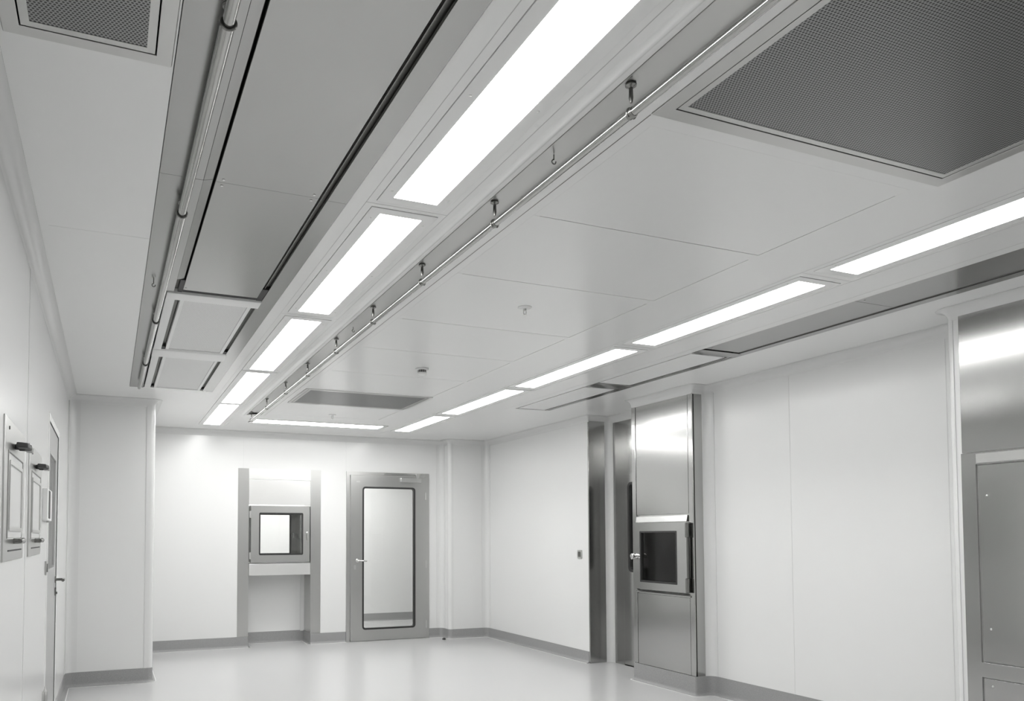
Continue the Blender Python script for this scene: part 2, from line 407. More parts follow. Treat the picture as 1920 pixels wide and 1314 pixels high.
for x, (y0, y1) in ((1.10, (-.36, 1.13)), (3.385, (-.41, 1.08))):  # unseen lamps extending both rows, added to brighten the near part
    make_light('ceiling_light', 'unseen ceiling light added behind the photographer, extending the %s row' % ('left' if x < 2 else 'right'), y1 - y0, .182, (x, (y0 + y1) / 2, H))

panel_lab = ['smooth white ceiling panel touching the big perforated grille', 'white ceiling panel, second from the big grille', 'white ceiling panel with the nearer sprinkler head',
             'white ceiling panel between the sprinkler panel and the smoke detector panel', 'white ceiling panel with the smoke detector', 'white ceiling panel just before the far perforated grille',
             'white ceiling panel between the far grille and the crosswise light']
for k, (x0, x1, y0, y1) in enumerate(PANELS):
    # closer butt joint on the left, open dark joints on the far and right side
    mb = MB(); a_, b_, c_, d_ = x0 + .0004, x1 - .0045, y0 + .0004, y1 - .0045
    mb.slab('z', [(a_, c_), (x1 - .0004, c_), (x1 - .0004, c_ + .06), (b_, c_ + .06), (b_, d_), (x0 + .03, d_), (x0 + .03, y1 - .0004), (a_, y1 - .0004)], H, H + .03)
    solo('ceiling_panel', mb, 'ceil', panel_lab[k], 'ceiling panel', ((x0 + x1) / 2, (y0 + y1) / 2, H), 'white ceiling panels between the light rows')

def grille(label, r, bar, loc_z=H, drop=.004):
    x0, x1, y0, y1 = r; t = thing('perforated_grille', label, 'ceiling grille', ((x0 + x1) / 2, (y0 + y1) / 2, H), 'perforated ceiling air grilles')
    i = (x0 + bar, x1 - bar, y0 + bar, y1 - bar)
    finish('frame', MB().frame('z', (x0 + .001, x1 - .001, y0 + .001, y1 - .001), i, H - drop, H + .03), 'steel_frame', t, .0012)
    g_ = .004; j = (i[0] + g_, i[1] - g_, i[2] + g_, i[3] - g_); k = (j[0] + .022, j[1] - .022, j[2] + .022, j[3] - .022)
    finish('inner_frame', MB().frame('z', j, k, H - drop + .001, H + .012), 'steel_frame', t, .0008)
    finish('perforated_sheet', MB().box(k[0] - .002, k[1] + .002, k[2] - .002, k[3] + .002, H - drop + .0025, H + .004), 'perf', t)
    finish('plenum', MB().box(i[0], i[1], i[2], i[3], H + .05, H + .055), 'dark', t)
    return t
grille('big dark perforated steel ceiling grille at top right', GNE, .052)
grille('small perforated steel ceiling grille at top left above the left wall', GNW, .042)
grille('far perforated steel ceiling grille near the crosswise light', GFAR, .03)

# left steel bay: strips, big steel cover plates, filters
seams = (2.922,)
def ceiling_strip(label, x0, x1, y0, y1, lip=None):
    mb = MB(); mb.box(x0, x1, y0, y1, H - .001, H + .012)
    if lip: mb.box(lip[0], lip[1], y0, y1, H + .006, H + .03)
    return solo('steel_strip', mb, 'steel_ceiling', label, 'steel strip', ((x0 + x1) / 2, (y0 + y1) / 2, H), 'flat steel strips of the ceiling', .0008)
ceiling_strip('near steel strip over the left round pipe, ending at the plate seam', .152, .306, -1.4, 2.9205, None)
ceiling_strip('far steel strip over the left round pipe, beside the filters', .152, .262, 2.9225, 7.245, None)
ceiling_strip('near steel strip left of the left light row', .778, .857, -1.4, 2.9205)
ceiling_strip('far steel strip left of the left light row, beside the filters', .778, .857, 2.9225, 7.245)
# folded lip by the groove
lip = MB()
for (a, b) in ((-1.4, 2.920), (2.9225, 4.12)):
    lip.slab('y', [(.3068, H - .001), (.340, H + .008), (.340, H + .015), (.3068, H + .010)], a, b)
solo('folded_lip', lip, 'steel_ceiling', 'folded steel lip along the dark groove left of the big steel plates', 'steel lip', (.316, 1.5, H))
fillr = MB(); fillr.box(.2625, .306, 2.9225, 4.335, H - .001, H + .012)
solo('steel_strip', fillr, 'steel_ceiling', 'short steel infill strip between left pipe and the second steel plate', 'steel strip', (.284, 3.6, H), 'flat steel strips of the ceiling')
def cover(label, y0, y1, scr, x0=.350, x1=.744, z=H + .002, mname='steel_ceiling', grp='big steel ceiling cover plates'):
    t = thing('steel_cover_plate', label, 'steel plate', ((x0 + x1) / 2, (y0 + y1) / 2, z), grp)
    finish('plate', MB().box(x0, x1, y0, y1, z, z + .014), mname, t, .001)
    for sx, sy in scr: finish('screw', MB().lathe((sx, sy, z), [(.0055, .001), (.0055, -.0015), (.003, -.003), (.0005, -.003)], 12), 'steel_bright', t)
    return t
cover('big steel ceiling plate right of the left pipe, cut by the top edge', -1.4, 2.9205, [(.376, 2.897), (.719, 2.895)])
cover('steel ceiling plate with blurred reflections, next to the filters', 2.9225, 4.290, [(.376, 2.949), (.719, 2.947), (.362, 4.262)])
rail = MB(); rail.box(.7555, .759, -1.4, 4.30, H + .008, H + .019)
solo('groove_rail', rail, 'steel_dark', 'thin dark rail inside the groove right of the big steel plates', 'rail', (.764, 1.4, H))
gb = MB(); gb.box(.30, .345, -1.4, 7.2, H + .0215, H + .026); gb.box(.742, .79, -1.4, 7.2, H + .0215, H + .026)
struct('ceiling_groove_back', gb, 'groove')
for x0, x1 in ((.325, .3495), (.7445, .7775)):
    mb = MB(); mb.box(x0 + .0008, x1 - .0008, 4.13, 4.338, H + .003, H + .021)
    solo('gap_block', mb, 'black', 'black block closing the far end of the %s groove by the second steel plate' % ('left' if x0 < .5 else 'right'), 'block', ((x0 + x1) / 2, 4.23, H), 'black blocks at the groove ends')
mb = MB(); mb.box(.3505, .7435, 4.294, 4.339, H + .006, H + .02)
solo('gap_block', mb, 'black', 'long thin black gap strip between the second steel plate and the first filter bar', 'block', (.547, 4.316, H))

def filter_unit(label, x0, x1, y0, y1, f=.022, slot=.016, edge_slots=True):
    t = thing('filter_unit', label, 'air filter', ((x0 + x1) / 2, (y0 + y1) / 2, H), 'ceiling air filter units')
    finish('filter_frame', MB().frame('z', (x0, x1, y0, y1), (x0 + f, x1 - f, y0 + f * .4, y1 - f * .4), H - .002, H + .03), 'white_metal', t, .0012)
    finish('filter_face', MB().box(x0 + f, x1 - f, y0 + f * .4, y1 - f * .4, H + .003, H + .01), 'mesh', t)
    return t
filter_unit('large honeycomb ceiling filter next to the steel plate in the left bay', .350, .742, 4.468, 5.690)
filter_unit('far honeycomb ceiling filter at the end of the left bay', .350, .742, 5.955, 7.20)
def bar(label, x0, x1, y0, y1, z, m='white_metal', rnd=.012, grp='cross bars of the filter bay'):
    mb = MB(); mb.slab('x', [(a, b) for a, b in rrect(y0, y1, z, z + .05, rnd)], x0, x1)
    return solo('cross_bar', mb, m, label, 'cross bar', ((x0 + x1) / 2, (y0 + y1) / 2, z), grp, .0008)
bar('flat pale cross bar between the steel plate and the first left filter', .272, .7775, 4.343, 4.462, H - .008, 'white_metal', .004)
bar('rounded pale cross bar between the two left filters', .268, .775, 5.715, 5.945, H - .008, 'white_metal', .02)
for k, (a, b) in enumerate(((4.464, 5.713), (5.947, 7.225))):
    w = ('first', 'second')[k]
    for lab, x0, x1 in (('left', .272, .322), ('right', .7665, .7775)):
        mb = MB(); mb.box(x0, x1, a, b, H - .003, H + .02)
        solo('filter_rail', mb, 'white_metal' if lab == 'left' else 'steel_ceiling', 'pale rail on the %s side of the %s left filter' % (lab, w), 'filter rail', ((x0 + x1) / 2, (a + b) / 2, H), 'rails beside the left filters', .001)
    for x in (.336, .755):
        mb = MB(); mb.box(x - .012, x + .012, b - .085, b - .012, H + .0, H + .02)
        solo('filter_clamp', mb, 'black', 'black clamp at the far end of the %s slot, %s left filter' % ('left' if x < .5 else 'right', w), 'clamp', (x, b - .05, H), 'black clamps in the filter slots')
endb = MB(); endb.box(.265, .80, 7.205, 7.245, H - .002, H + .02)
solo('steel_strip', endb, 'white_metal', 'thin pale end strip closing the left bay toward the back wall', 'steel strip', (.53, 7.225, H), 'flat steel strips of the ceiling')

# round pipes on hangers
def pipe1():
    t = thing('ceiling_pipe', 'thick round steel pipe with ring sleeves under the left steel strip', 'pipe', (.24, 3., 2.655))
    xs = lambda y: .257 - .0062 * (y - 1.9)
    joints = [-1.3, .65, 1.92, 3.15, 4.80, 6.02, 7.0]
    for k, (a, b) in enumerate(zip(joints, joints[1:])):
        pts = [(xs(a) , a, 2.655), (xs(a), a + .012, 2.655), (xs(b), b + .02, 2.655)]
        finish('pipe_section', MB().tube(pts, [.0185, .0185, .0155], 24), 'pipe', t)
    for y in joints[1:-1]:
        c = MB(); c.torus((xs(y), y, 2.655), .0195, .0035, 'y', 0, 360, 24, 8)
        c.tube([(xs(y), y, 2.67), (xs(y), y, 2.70)], .0045, 8)
        c.lathe((xs(y), y, 2.698), [(.016, 0), (.014, -.006), (.005, -.008)], 14)
        finish('pipe_hanger', c, 'clamp', t)
    return t
pipe1()
def pipe2():
    t = thing('ceiling_pipe', 'slim shiny steel pipe on hook hangers right of the left light row', 'pipe', (1.412, 4., 2.632))
    X = lambda y: 1.418 - .0022 * (y - 1.85)
    z = 2.632; ys = [.3, 1.08, 1.849, 2.725, 3.500, 4.262, 5.05, 5.86, 6.66, 7.52, 8.39]
    for k, (a, b) in enumerate(((-1.3, 1.849), (1.849, 2.725), (2.725, 8.40))):
        finish('pipe_section', MB().tube([(X(a), a, z), (X(b), b, z)], .0135, 24), 'pipe', t)
    finish('end_cap', MB().lathe((X(8.4), 8.40, z), [(.0155, -.004), (.0155, .006), (.012, .012)], 20, 'y'), 'satin', t)
    for y in ys:
        c = MB(); x = X(y)
        c.lathe((x, y, H + .02), [(.017, 0), (.017, -.004), (.006, -.010), (.007, -.04), (.0045, -.055)], 14)
        c.torus((x, y, z), .0165, .003, 'y', -60, 235, 18, 8)
        c.lathe((x, y - .004, z), [(.0145, -.012), (.0158, -.008), (.0158, .012), (.0145, .016)], 20, 'y')
        finish('pipe_hanger', c, 'clamp', t)
    return t
pipe2()
chn = MB()
chn.box(CHAN[0] + .001, CHAN[0] + .004, CHAN[2], CHAN[3], H - .002, H + .03)
chn.box(CHAN[1] - .004, CHAN[1] - .001, CHAN[2], CHAN[3], H - .001, H + .03)
chn.box(CHAN[0] + .004, CHAN[1] - .004, CHAN[2], CHAN[3] - .002, H + .022, H + .028)
solo('steel_channel', chn, 'steel_frame', 'shallow steel channel in the ceiling above the slim hook-hung pipe', 'steel channel', (1.44, 4, H))
ln = MB(); ln.box(1.5535, 1.5565, 1.93, 8.46, H - .0008, H + .002); struct('trim_%d' % tn, ln, 'steel_dark'); tn += 1
for x, y, z, lab in ((1.430, 2.30, H + .02, 'tiny open eye hook between the two nearest pipe hangers, right pipe'), (1.43, 4.72, H + .02, 'tiny open eye hook by the right pipe beyond the second light'), (.196, 4.18, H, 'tiny open eye hook by the left pipe beside the steel plate')):
    e = MB(); e.tube([(x, y, z), (x, y, z - .018)], .0022, 8); e.torus((x, y, z - .026), .008, .0022, 'y', 90, 380, 14, 6)
    solo('eye_hook', e, 'clamp', lab, 'hook', (x, y, z), 'small eye hooks in the ceiling')

# sprinklers and detector
def sprinkler(label, x, y):
    t = thing('sprinkler', label, 'sprinkler', (x, y, H), 'ceiling sprinkler heads')
    finish('cover_plate', MB().lathe((x, y, H), [(.04, .001), (.04, -.003), (.03, -.007), (.012, -.009)], 28), 'white_metal', t)
    s = MB(); s.lathe((x, y, H - .008), [(.009, 0), (.009, -.012), (.006, -.016)], 14)
    s.tube([(x - .008, y, H - .02), (x - .010, y, H - .034), (x, y, H - .045)], .002, 6); s.tube([(x + .008, y, H - .02), (x + .010, y, H - .034), (x, y, H - .045)], .002, 6)
    finish('frame_arms', s, 'satin', t)
    finish('deflector', MB().lathe((x, y, H - .045), [(.004, .002), (.013, 0), (.013, -.0015), (.003, -.002)], 18), 'satin', t)
sprinkler('small white sprinkler head on the third ceiling panel', 2.205, 3.873)
sprinkler('tiny far sprinkler head just before the crosswise light', 2.227, 8.12)
t = thing('smoke_detector', 'round white smoke detector with a dark slotted band', 'smoke detector', (2.261, 5.60, H))
finish('detector_base', MB().lathe((2.261, 5.60, H), [(.052, .001), (.052, -.012), (.046, -.016)], 32), 'plastic', t)
finish('detector_body', MB().lathe((2.261, 5.60, H - .015), [(.032, 0), (.032, -.022)], 32), 'black', t)
rb = MB()
for k in range(14):
    a = 2 * PI * k / 14; rb.lathe((2.261 + .0335 * math.cos(a), 5.60 + .0335 * math.sin(a), H - .038), [(.0022, 0), (.0022, .022)], 6)
finish('detector_rib', rb, 'plastic', t)
finish('detector_cap', MB().lathe((2.261, 5.60, H - .036), [(.038, 0), (.038, -.008), (.030, -.015), (.01, -.018)], 32), 'plastic', t)

# right steel bay
ys = [-1.4, 1.55, 3.075, 4.268]
labs = ['dark steel ceiling plate of the right bay behind the photographer', 'long dark steel ceiling plate of the right bay, cut by the right edge', 'dark steel ceiling plate of the right bay next to its filters']
for k, (a, b) in enumerate(zip(ys, ys[1:])):
    cover(labs[k], a + .001, b - .001, [(3.92, b - .03)], 3.879, 4.190, H + .002, 'steel_ceiling', 'steel ceiling cover plates of the right bay')
ceiling_strip('steel strip right of the dark groove in the right bay, near part', 4.218, 4.279, -1.4, 4.39)
ceiling_strip('steel strip beside the right bay filters, far part', 4.250, 4.279, 4.392, 7.0)
rr = MB(); rr.box(4.203, 4.2155, -1.4, 4.37, H + .006, H + .03)
solo('groove_rail', rr, 'steel_dark', 'dark rail inside the long groove of the right bay', 'rail', (4.21, 1.4, H))
gb = MB(); gb.box(3.86, 4.29, -1.4, 7.01, H + .034, H + .04); struct('ceiling_groove_back', gb, 'groove')
bar('steel cross bar between right bay plate and its first filter', 3.879, 4.236, 4.292, 4.398, H - .003, 'steel_ceiling', .003, 'cross bars of the right bay')
bar('dark steel cross bar between the two right bay filters', 3.879, 4.246, 5.575, 5.745, H - .003, 'steel_ceiling', .003, 'cross bars of the right bay')
for (a, b, lab) in ((4.42, 5.555, 'flat pale ceiling filter panel in the right bay, nearer one'), (5.775, 6.985, 'flat pale ceiling filter panel in the right bay, farther one')):
    t = thing('filter_unit', lab, 'air filter', (4.05, (a + b) / 2, H), 'filter panels of the right bay')
    finish('filter_frame', MB().frame('z', (3.892, 4.205, a, b), (3.906, 4.191, a + .012, b - .012), H - .001, H + .02), 'white_metal', t, .001)
    finish('filter_face', MB().box(3.906, 4.191, a + .012, b - .012, H + .001, H + .006), 'white_metal', t)
    mb = MB(); mb.box(4.218, 4.236, a - .02, b + .015, H - .002, H + .02)
    solo('filter_rail', mb, 'steel_ceiling', 'thin steel rail at the right side of the %s right bay filter' % ('nearer' if a < 5 else 'farther'), 'filter rail', (4.227, (a + b) / 2, H), 'rails beside the right filters')

# ------------------------------------------------------------------ back wall pass box
yb = YB
t = thing('pass_box', 'stainless pass-through hatch with square window in the back wall, left of the door', 'pass box', (2.015, yb, 0), None)
for x0, x1, w in ((1.487, 1.622, 0), (2.412, 2.545, 1)):
    mb = MB(); mb.box(x0, x1, yb - .004, yb + .0, .137, 2.238)
    if w: mb.box(x0 - .001, x0 + .003, yb, yb + .35, .0, 2.1)
    else: mb.box(x1 - .003, x1 + .001, yb, yb + .35, .0, 2.1)
    finish('post', mb, 'steel_frame', t, .001)
finish('lintel', MB().box(1.623, 2.411, yb - .0015, yb + .0, 2.105, 2.236), 'lit_steel', t)
finish('upper_panel', MB().box(1.626, 2.408, yb + .002, yb + .02, 1.785, 2.098), 'lit_steel', t)
finish('apron', MB().box(1.626, 2.408, yb - .010, yb + .33, .892, 1.040), 'lit_steel', t, .002)
# chamber
ch = MB(); ch.frame('y', (1.64, 2.40, 1.052, 1.77), (1.665, 2.375, 1.08, 1.745), yb + .018, yb + .70); finish('chamber', ch, 'steel', t)
fd = finish('far_door', MB().frame('y', (1.64, 2.40, 1.052, 1.77), (1.75, 2.30, 1.15, 1.68), yb + .70, yb + .73), 'steel', t)
finish('gasket', MB().ring('y', rrect(1.74, 2.31, 1.14, 1.69, .01), rrect(1.755, 2.295, 1.155, 1.675, .008), yb + .695, yb + .735), 'black', fd)
finish('handle', MB().tube([(2.34, yb + .69, 1.42), (2.34, yb + .66, 1.42), (2.34, yb + .655, 1.36)], .008, 10), 'satin', fd)
dr = finish('hatch_door', MB().ring('y', rrect(1.648, 2.396, 1.058, 1.768, .004), rrect(1.752, 2.306, 1.150, 1.678, .012), yb - .022, yb + .012), 'steel_frame', t, .002)
finish('gasket', MB().ring('y', rrect(1.748, 2.310, 1.146, 1.682, .016), rrect(1.764, 2.294, 1.162, 1.666, .01), yb - .0245, yb + .014), 'black', dr)
finish('pane', MB().box(1.76, 2.298, yb - .006, yb - .001, 1.158, 1.670), 'glass', dr)
h = MB(); h.lathe((2.362, yb - .022, 1.425), [(.016, 0), (.016, -.006), (.010, -.01), (.010, -.03)], 16, 'y')
h.tube([(2.362, yb - .048, 1.437), (2.362, yb - .05, 1.41), (2.362, yb - .046, 1.335)], [.009, .009, .007], 12); finish('handle', h, 'satin', dr)
for z in (1.66, 1.14):
    finish('hinge', MB().lathe((1.642, yb - .02, z - .045), [(.010, 0), (.010, .09)], 14).box(1.627, 1.655, yb - .018, yb - .005, z - .04, z + .04), 'satin', t)
# recess below the hatch
rc = MB(); rc.box(1.60, 2.43, yb + .345, yb + .40, 0, 1.0)
rc.box(1.56, 1.618, yb + T, yb + .40, 0, 1.0); rc.box(2.417, 2.47, yb + T, yb + .40, 0, 1.0)
rec = finish('recess_lining', rc, 'wall', t)
finish('recess_trim', MB().box(2.36, 2.411, yb + .335, yb + .344, .135, .89), 'trim', rec)
base('baseboard_recess', [(Vector((1.626, yb + .01)), Vector((1, 0))), (Vector((1.626, yb + .345)), Vector((.7, -.7))), (Vector((2.408, yb + .345)), Vector((-.7, -.7))), (Vector((2.408, yb + .01)), Vector((-1, 0)))], .145)

# ------------------------------------------------------------------ glazed steel door in the back wall
d1 = MB(); d1.ring('y', [(2.888, -.0), (4.064, -.0), (4.064, 2.238), (2.888, 2.238)], [(2.935, -.0005), (4.012, -.0005), (4.012, 2.196), (2.935, 2.196)], yb - .014, yb + .1)
D = struct('door_1', d1, 'steel_frame', None, .0015, 'steel frame of the tall glazed door in the back wall')
leaf = finish('door_leaf', MB().ring('y', rrect(2.942, 4.006, .006, 2.190, .002), rrect(3.108, 3.850, .155, 2.036, .035), yb - .030, yb + .018), 'steel_frame', D, .0018)
finish('gasket', MB().ring('y', rrect(3.103, 3.855, .150, 2.041, .040), rrect(3.124, 3.834, .171, 2.020, .026), yb - .0335, yb + .020), 'black', leaf)
finish('pane', MB().box(3.118, 3.840, yb - .010, yb - .004, .165, 2.026), 'glass', leaf)
hd = MB(); hd.lathe((3.030, yb - .03, 1.062), [(.024, 0), (.024, -.006), (.010, -.01), (.010, -.045)], 18, 'y')
hd.tube([(3.030, yb - .07, 1.062), (3.045, yb - .078, 1.062), (3.145, yb - .078, 1.056), (3.152, yb - .062, 1.056)], .0095, 12); finish('handle', hd, 'steel_bright', leaf)
kh = MB(); kh.slab('y', rrect(2.985, 3.015, .945, 1.005, .014), yb - .036, yb - .03); kh.lathe((3.0, yb - .036, .962), [(.008, 0), (.008, -.004)], 12, 'y'); finish('lock', kh, 'satin', leaf)
cl = MB(); cl.box(3.635, 3.930, yb - .075, yb - .031, 2.110, 2.168); finish('door_closer', cl, 'satin', leaf, .003)
ca = MB(); ca.box(3.410, 3.925, yb - .045, yb - .0155, 2.208, 2.232); ca.box(3.86, 3.90, yb - .06, yb - .03, 2.16, 2.225); finish('closer_rail', ca, 'steel_bright', D, .002)
for z in (1.93, .19, 1.0):
    finish('hinge', MB().lathe((4.012, yb - .030, z - .05), [(.009, 0), (.009, .1)], 12), 'satin', D)
finish('door_label', MB().box(3.02, 3.07, yb - .0315, yb - .030, 2.095, 2.115), 'satin', leaf)
solo('door_stop', MB().lathe((4.165, 9.545, 0), [(.022, 0), (.022, .012), (.018, .022), (.006, .026)], 18), 'black', 'small black round door stop on the floor right of the glazed door', 'door stop', (4.165, 9.545, 0))

# rooms beyond the glass
nb = MB(); nb.box(.3, 4.37, 12.05, 12.12, 0, H); nb.box(4.37, 5.66, 12.05, 12.12, 0, H); nb.box(.24, .30, 9.93, 12.1, 0, H); nb.box(5.6, 5.66, 9.2, 12.3, 0, H); nb.box(4.9, 5.66, 9.2, 9.26, 0, H)
struct('wall_next_room', nb, 'wall')
nc = MB(); nc.box(.24, 5.66, YB + .1, 12.35, H, H + .05); nc.box(4.95, 5.66, 9.2, YB + .1, H, H + .05); struct('ceiling_next_room', nc, 'ceil')
base('baseboard_next_room', cutpath((.3, 12.05), (5.6, 12.05), (0, -1)), .13)
make_light('ceiling_light', 'ceiling light of the room behind the glazed door', 1.5, .3, (3.3, 11.0, H - .025), 'x', .04, 'lamp_next', 'lights of the rooms beyond')
make_light('ceiling_light', 'ceiling light of the room behind the back wall hatch', 1.2, .3, (1.4, 11.2, H - .025), 'x', .04, 'lamp_next', 'lights of the rooms beyond')
nr = MB(); nr.box(7.0, 7.06, 4.6, 8.0, 0, H); nr.box(5.22, 7.0, 8.0, 8.06, 0, H); nr.box(5.22, 7.0, 4.6, 4.66, 0, H); struct('wall_side_room', nr, 'wall')
struct('ceiling_side_room', MB().box(5.3, 7.06, 4.6, 8.06, H, H + .05), 'ceil')
make_light('ceiling_light', 'unseen ceiling light added to brighten the side room behind the niche door', 1.2, .3, (6.2, 6.6, H - .025), 'y', .04, 'lamp_next', 'lights of the rooms beyond')  # unseen lamp, added so the niche door pane looks bright

# ------------------------------------------------------------------ right wall: niche, niche door, steel chase with pass box
ne = MB(); ne.box(XR + .0125, XN - .068, 7.145, 7.155, .0, H - .04); ne.box(XR - .003, XR + .0125, 7.140, 7.159, 0, H - .07)
solo('steel_end_panel', ne, 'steel', 'narrow dark steel panel closing the wall end beside the niche', 'steel panel', (XR + .1, 7.15, 0), None, .001)
struct('wall_niche_end', MB().box(XR + .02, XN, 7.165, 7.225, 0, H), 'wall')
d3 = MB(); y0, y1, _, z1 = DOOR_N
d3.ring('x', [(y0, 0), (y1, 0), (y1, z1), (y0, z1)], [(y0 + .02, -.0005), (y1 - .02, -.0005), (y1 - .02, z1 - .02), (y0 + .02, z1 - .02)], XN - .004, XN + .08)
D3 = struct('door_3', d3, 'steel', None, .001, 'grey steel door in the niche half hidden by the steel chase')
lf = finish('door_leaf', MB().ring('x', rrect(y0 + .023, y1 - .023, .012, z1 - .023, .002), rrect(6.36, 6.815, 1.005, 1.945, .05), XN - .006, XN + .035), 'steel', D3, .001)
finish('gasket', MB().ring('x', rrect(6.352, 6.823, .997, 1.953, .055), rrect(6.372, 6.795, 1.02, 1.93, .04), XN - .012, XN + .037), 'black', lf)
finish('pane', MB().box(XN + .008, XN + .014, 6.365, 6.81, 1.01, 1.94), 'glass', lf)

cx0, cy0, cy1 = CH
t = thing('pass_box', 'tall stainless chase with a dark-windowed pass-through hatch on the right wall', 'pass box', (cx0, (cy0 + cy1) / 2, 0))
cl = MB(); cl.holed('x', cy0 + .001, cy1 - .001, .0, H - .005, [PBR], cx0 + .012, cx0 + .02)
cl.box(cx0 + .012, XRF + .3, cy0 + .001, cy0 + .009, 0, H - .005); cl.box(cx0 + .012, XN + .2, cy1 - .009, cy1 - .001, 0, H - .005); finish('cladding', cl, 'steel', t)
for a, b in ((cy0 + .001, cy0 + .058), (cy1 - .058, cy1 - .001)):
    finish('corner_post', MB().box(cx0, cx0 + .0125, a, b, .166, H - .03), 'steel', t, .003)
finish('upper_panel', MB().box(cx0 + .003, cx0 + .012, cy0 + .064, cy1 - .064, 1.577, H - .03), 'steel', t, .002)
finish('lower_panel', MB().box(cx0 + .003, cx0 + .012, cy0 + .064, cy1 - .064, .166, .835), 'steel', t, .002)
finish('top_ledge', MB().slab('y', [(cx0 + .012, 1.508), (cx0 - .012, 1.508), (cx0 - .004, 1.562), (cx0 + .012, 1.564)], cy0 + .075, cy1 - .065), 'steel_bright', t, .001)
finish('bottom_ledge', MB().slab('y', [(cx0 + .012, .838), (cx0 - .010, .842), (cx0 - .010, .852), (cx0 + .012, .872)], cy0 + .045, cy1 - .045), 'steel', t, .001)
chb = MB(); chb.frame('x', (PBR[0], PBR[1], PBR[2], PBR[3]), (PBR[0] + .03, PBR[1] - .03, PBR[2] + .03, PBR[3] - .08), cx0 + .02, XN - .05); chb.box(XN - .055, XN - .045, *PBR)
finish('chamber', chb, 'lit_steel', t)
dr = finish('hatch_door', MB().ring('x', rrect(5.400, 6.130, .880, 1.503, .004), rrect(5.535, 6.040, .952, 1.418, .004), cx0 - .028, cx0 + .010), 'steel', t, .002)
finish('gasket', MB().ring('x', rrect(5.528, 6.047, .945, 1.425, .006), rrect(5.543, 6.030, .962, 1.410, .004), cx0 - .030, cx0 + .012), 'black', dr)
finish('pane', MB().box(cx0 - .014, cx0 - .008, 5.538, 6.036, .955, 1.415), 'glass', dr)
h = MB(); h.lathe((cx0 - .028, 6.088, 1.19), [(.020, 0), (.020, -.008), (.012, -.012), (.012, -.040), (.024, -.045), (.024, -.062), (.018, -.068)], 20, 'x')
h.tube([(cx0 - .055, 6.088, 1.178), (cx0 - .062, 6.13, 1.165)], .010, 10); finish('handle', h, 'steel_bright', dr)
for z in (1.43, .945):
    finish('hinge', MB().lathe((cx0 - .030, 5.392, z - .065), [(.010, 0), (.017, .006), (.017, .124), (.010, .13)], 16), 'clamp', t)
finish('hinge_rod', MB().tube([(cx0 - .028, 5.392, .93), (cx0 - .028, 5.392, 1.44)], .0075, 10), 'steel_dark', t)

def switch(label, ax, u, w, z, s, hgt, wid):
    t = thing('switch', label, 'switch', (w, u, z) if ax == 'x' else (u, w, z), None)
    a, b = sorted((w, w + s * .010))
    finish('switch_plate', MB().slab(ax, rrect(u - wid / 2, u + wid / 2, z - hgt / 2, z + hgt / 2, .004), a, b), 'steel_frame', t, .001)
    a, b = sorted((w + s * .010, w + s * .014))
    finish('rocker', MB().slab(ax, rrect(u - wid / 4, u + wid / 4, z - hgt / 3.4, z + hgt / 3.4, .002), a, b), 'steel_dark', t)
switch('small grey wall switch on the far right wall beside the steel end panel', 'x', 7.325, XR, 1.178, -1, .095, .085)

# steel block at right (built-in equipment front)
t = thing('steel_cabinet', 'built-in stainless steel cabinet front at the right edge', 'cabinet', (XC, 2., 0))
finish('upper_panel', MB().box(XC - .006, XC - .0005, -.4, 2.925, 1.850, H - .055), 'steel', t, .001)
fr = MB(); fr.holed('x', -.4, 2.925, .0, 1.846, [(-.3, 2.845, .12, .590), (-.3, 2.845, .672, 1.778)], XC - .016, XC - .0005); finish('frame', fr, 'steel', t, .0015)
finish('top_rail', MB().box(XC - .024, XC - .016, -.4, 2.838, 1.784, 1.838), 'steel_bright', t, .001)
for z0, z1, zz in ((.678, 1.772, (.86, 1.60)), (.126, .584, (.545,))):
    dp = finish('door_panel', MB().box(XC - .013, XC - .002, -.295, 2.836, z0, z1), 'steel', t, .001)
    for z in zz:
        for y in (2.79, 1.6): finish('screw', MB().lathe((XC - .013, y, z), [(.007, 0), (.006, -.002), (.0005, -.0035)], 12, 'x'), 'satin', dp)

# ------------------------------------------------------------------ left wall
x = XL
lr = MB(); y0, y1, _, z1 = DOOR_L
lr.ring('x', [(y0 - .045, 0), (y1 + .045, 0), (y1 + .045, z1 + .045), (y0 - .045, z1 + .045)], [(y0, -.0005), (y1, -.0005), (y1, z1), (y0, z1)], x - .08, x + .003)
D2 = struct('door_2', lr, 'white_metal', None, .001, 'frame of the narrow-looking door in the left wall')
lf = finish('door_leaf', MB().ring('x', rrect(y0 + .003, y1 - .003, .006, z1 - .003, .002), rrect(5.56, 6.16, 1.16, 1.93, .02), x - .045, x - .004), 'door_grey', D2, .001)
finish('gasket', MB().ring('x', rrect(5.554, 6.166, 1.154, 1.936, .022), rrect(5.566, 6.154, 1.166, 1.924, .016), x - .047, x - .002), 'seam', lf)
finish('pane', MB().box(x - .014, x - .009, 5.56, 6.16, 1.16, 1.93), M['glass'], lf)
finish('blind_panel', MB().box(x - .022, x - .018, 5.56, 6.16, 1.16, 1.93), 'wall', lf)
hd = MB(); yk = 6.29
hd.lathe((x - .004, yk, 1.068), [(.024, 0), (.024, .006), (.010, .01), (.010, .05)], 16, 'x')
hd.tube([(x + .048, yk, 1.068), (x + .056, yk - .012, 1.068), (x + .056, yk - .135, 1.068)], .011, 12); finish('handle', hd, 'clamp', lf)
finish('lock', MB().slab('x', rrect(yk - .017, yk + .017, .95, 1.01, .015), x - .004, x + .005).lathe((x + .004, yk, .97), [(.009, 0), (.009, .010)], 12, 'x'), 'clamp', lf)
struct('wall_door_backing', MB().box(x - .12, x - .09, y0 - .1, y1 + .1, 0, 2.3), 'wall')

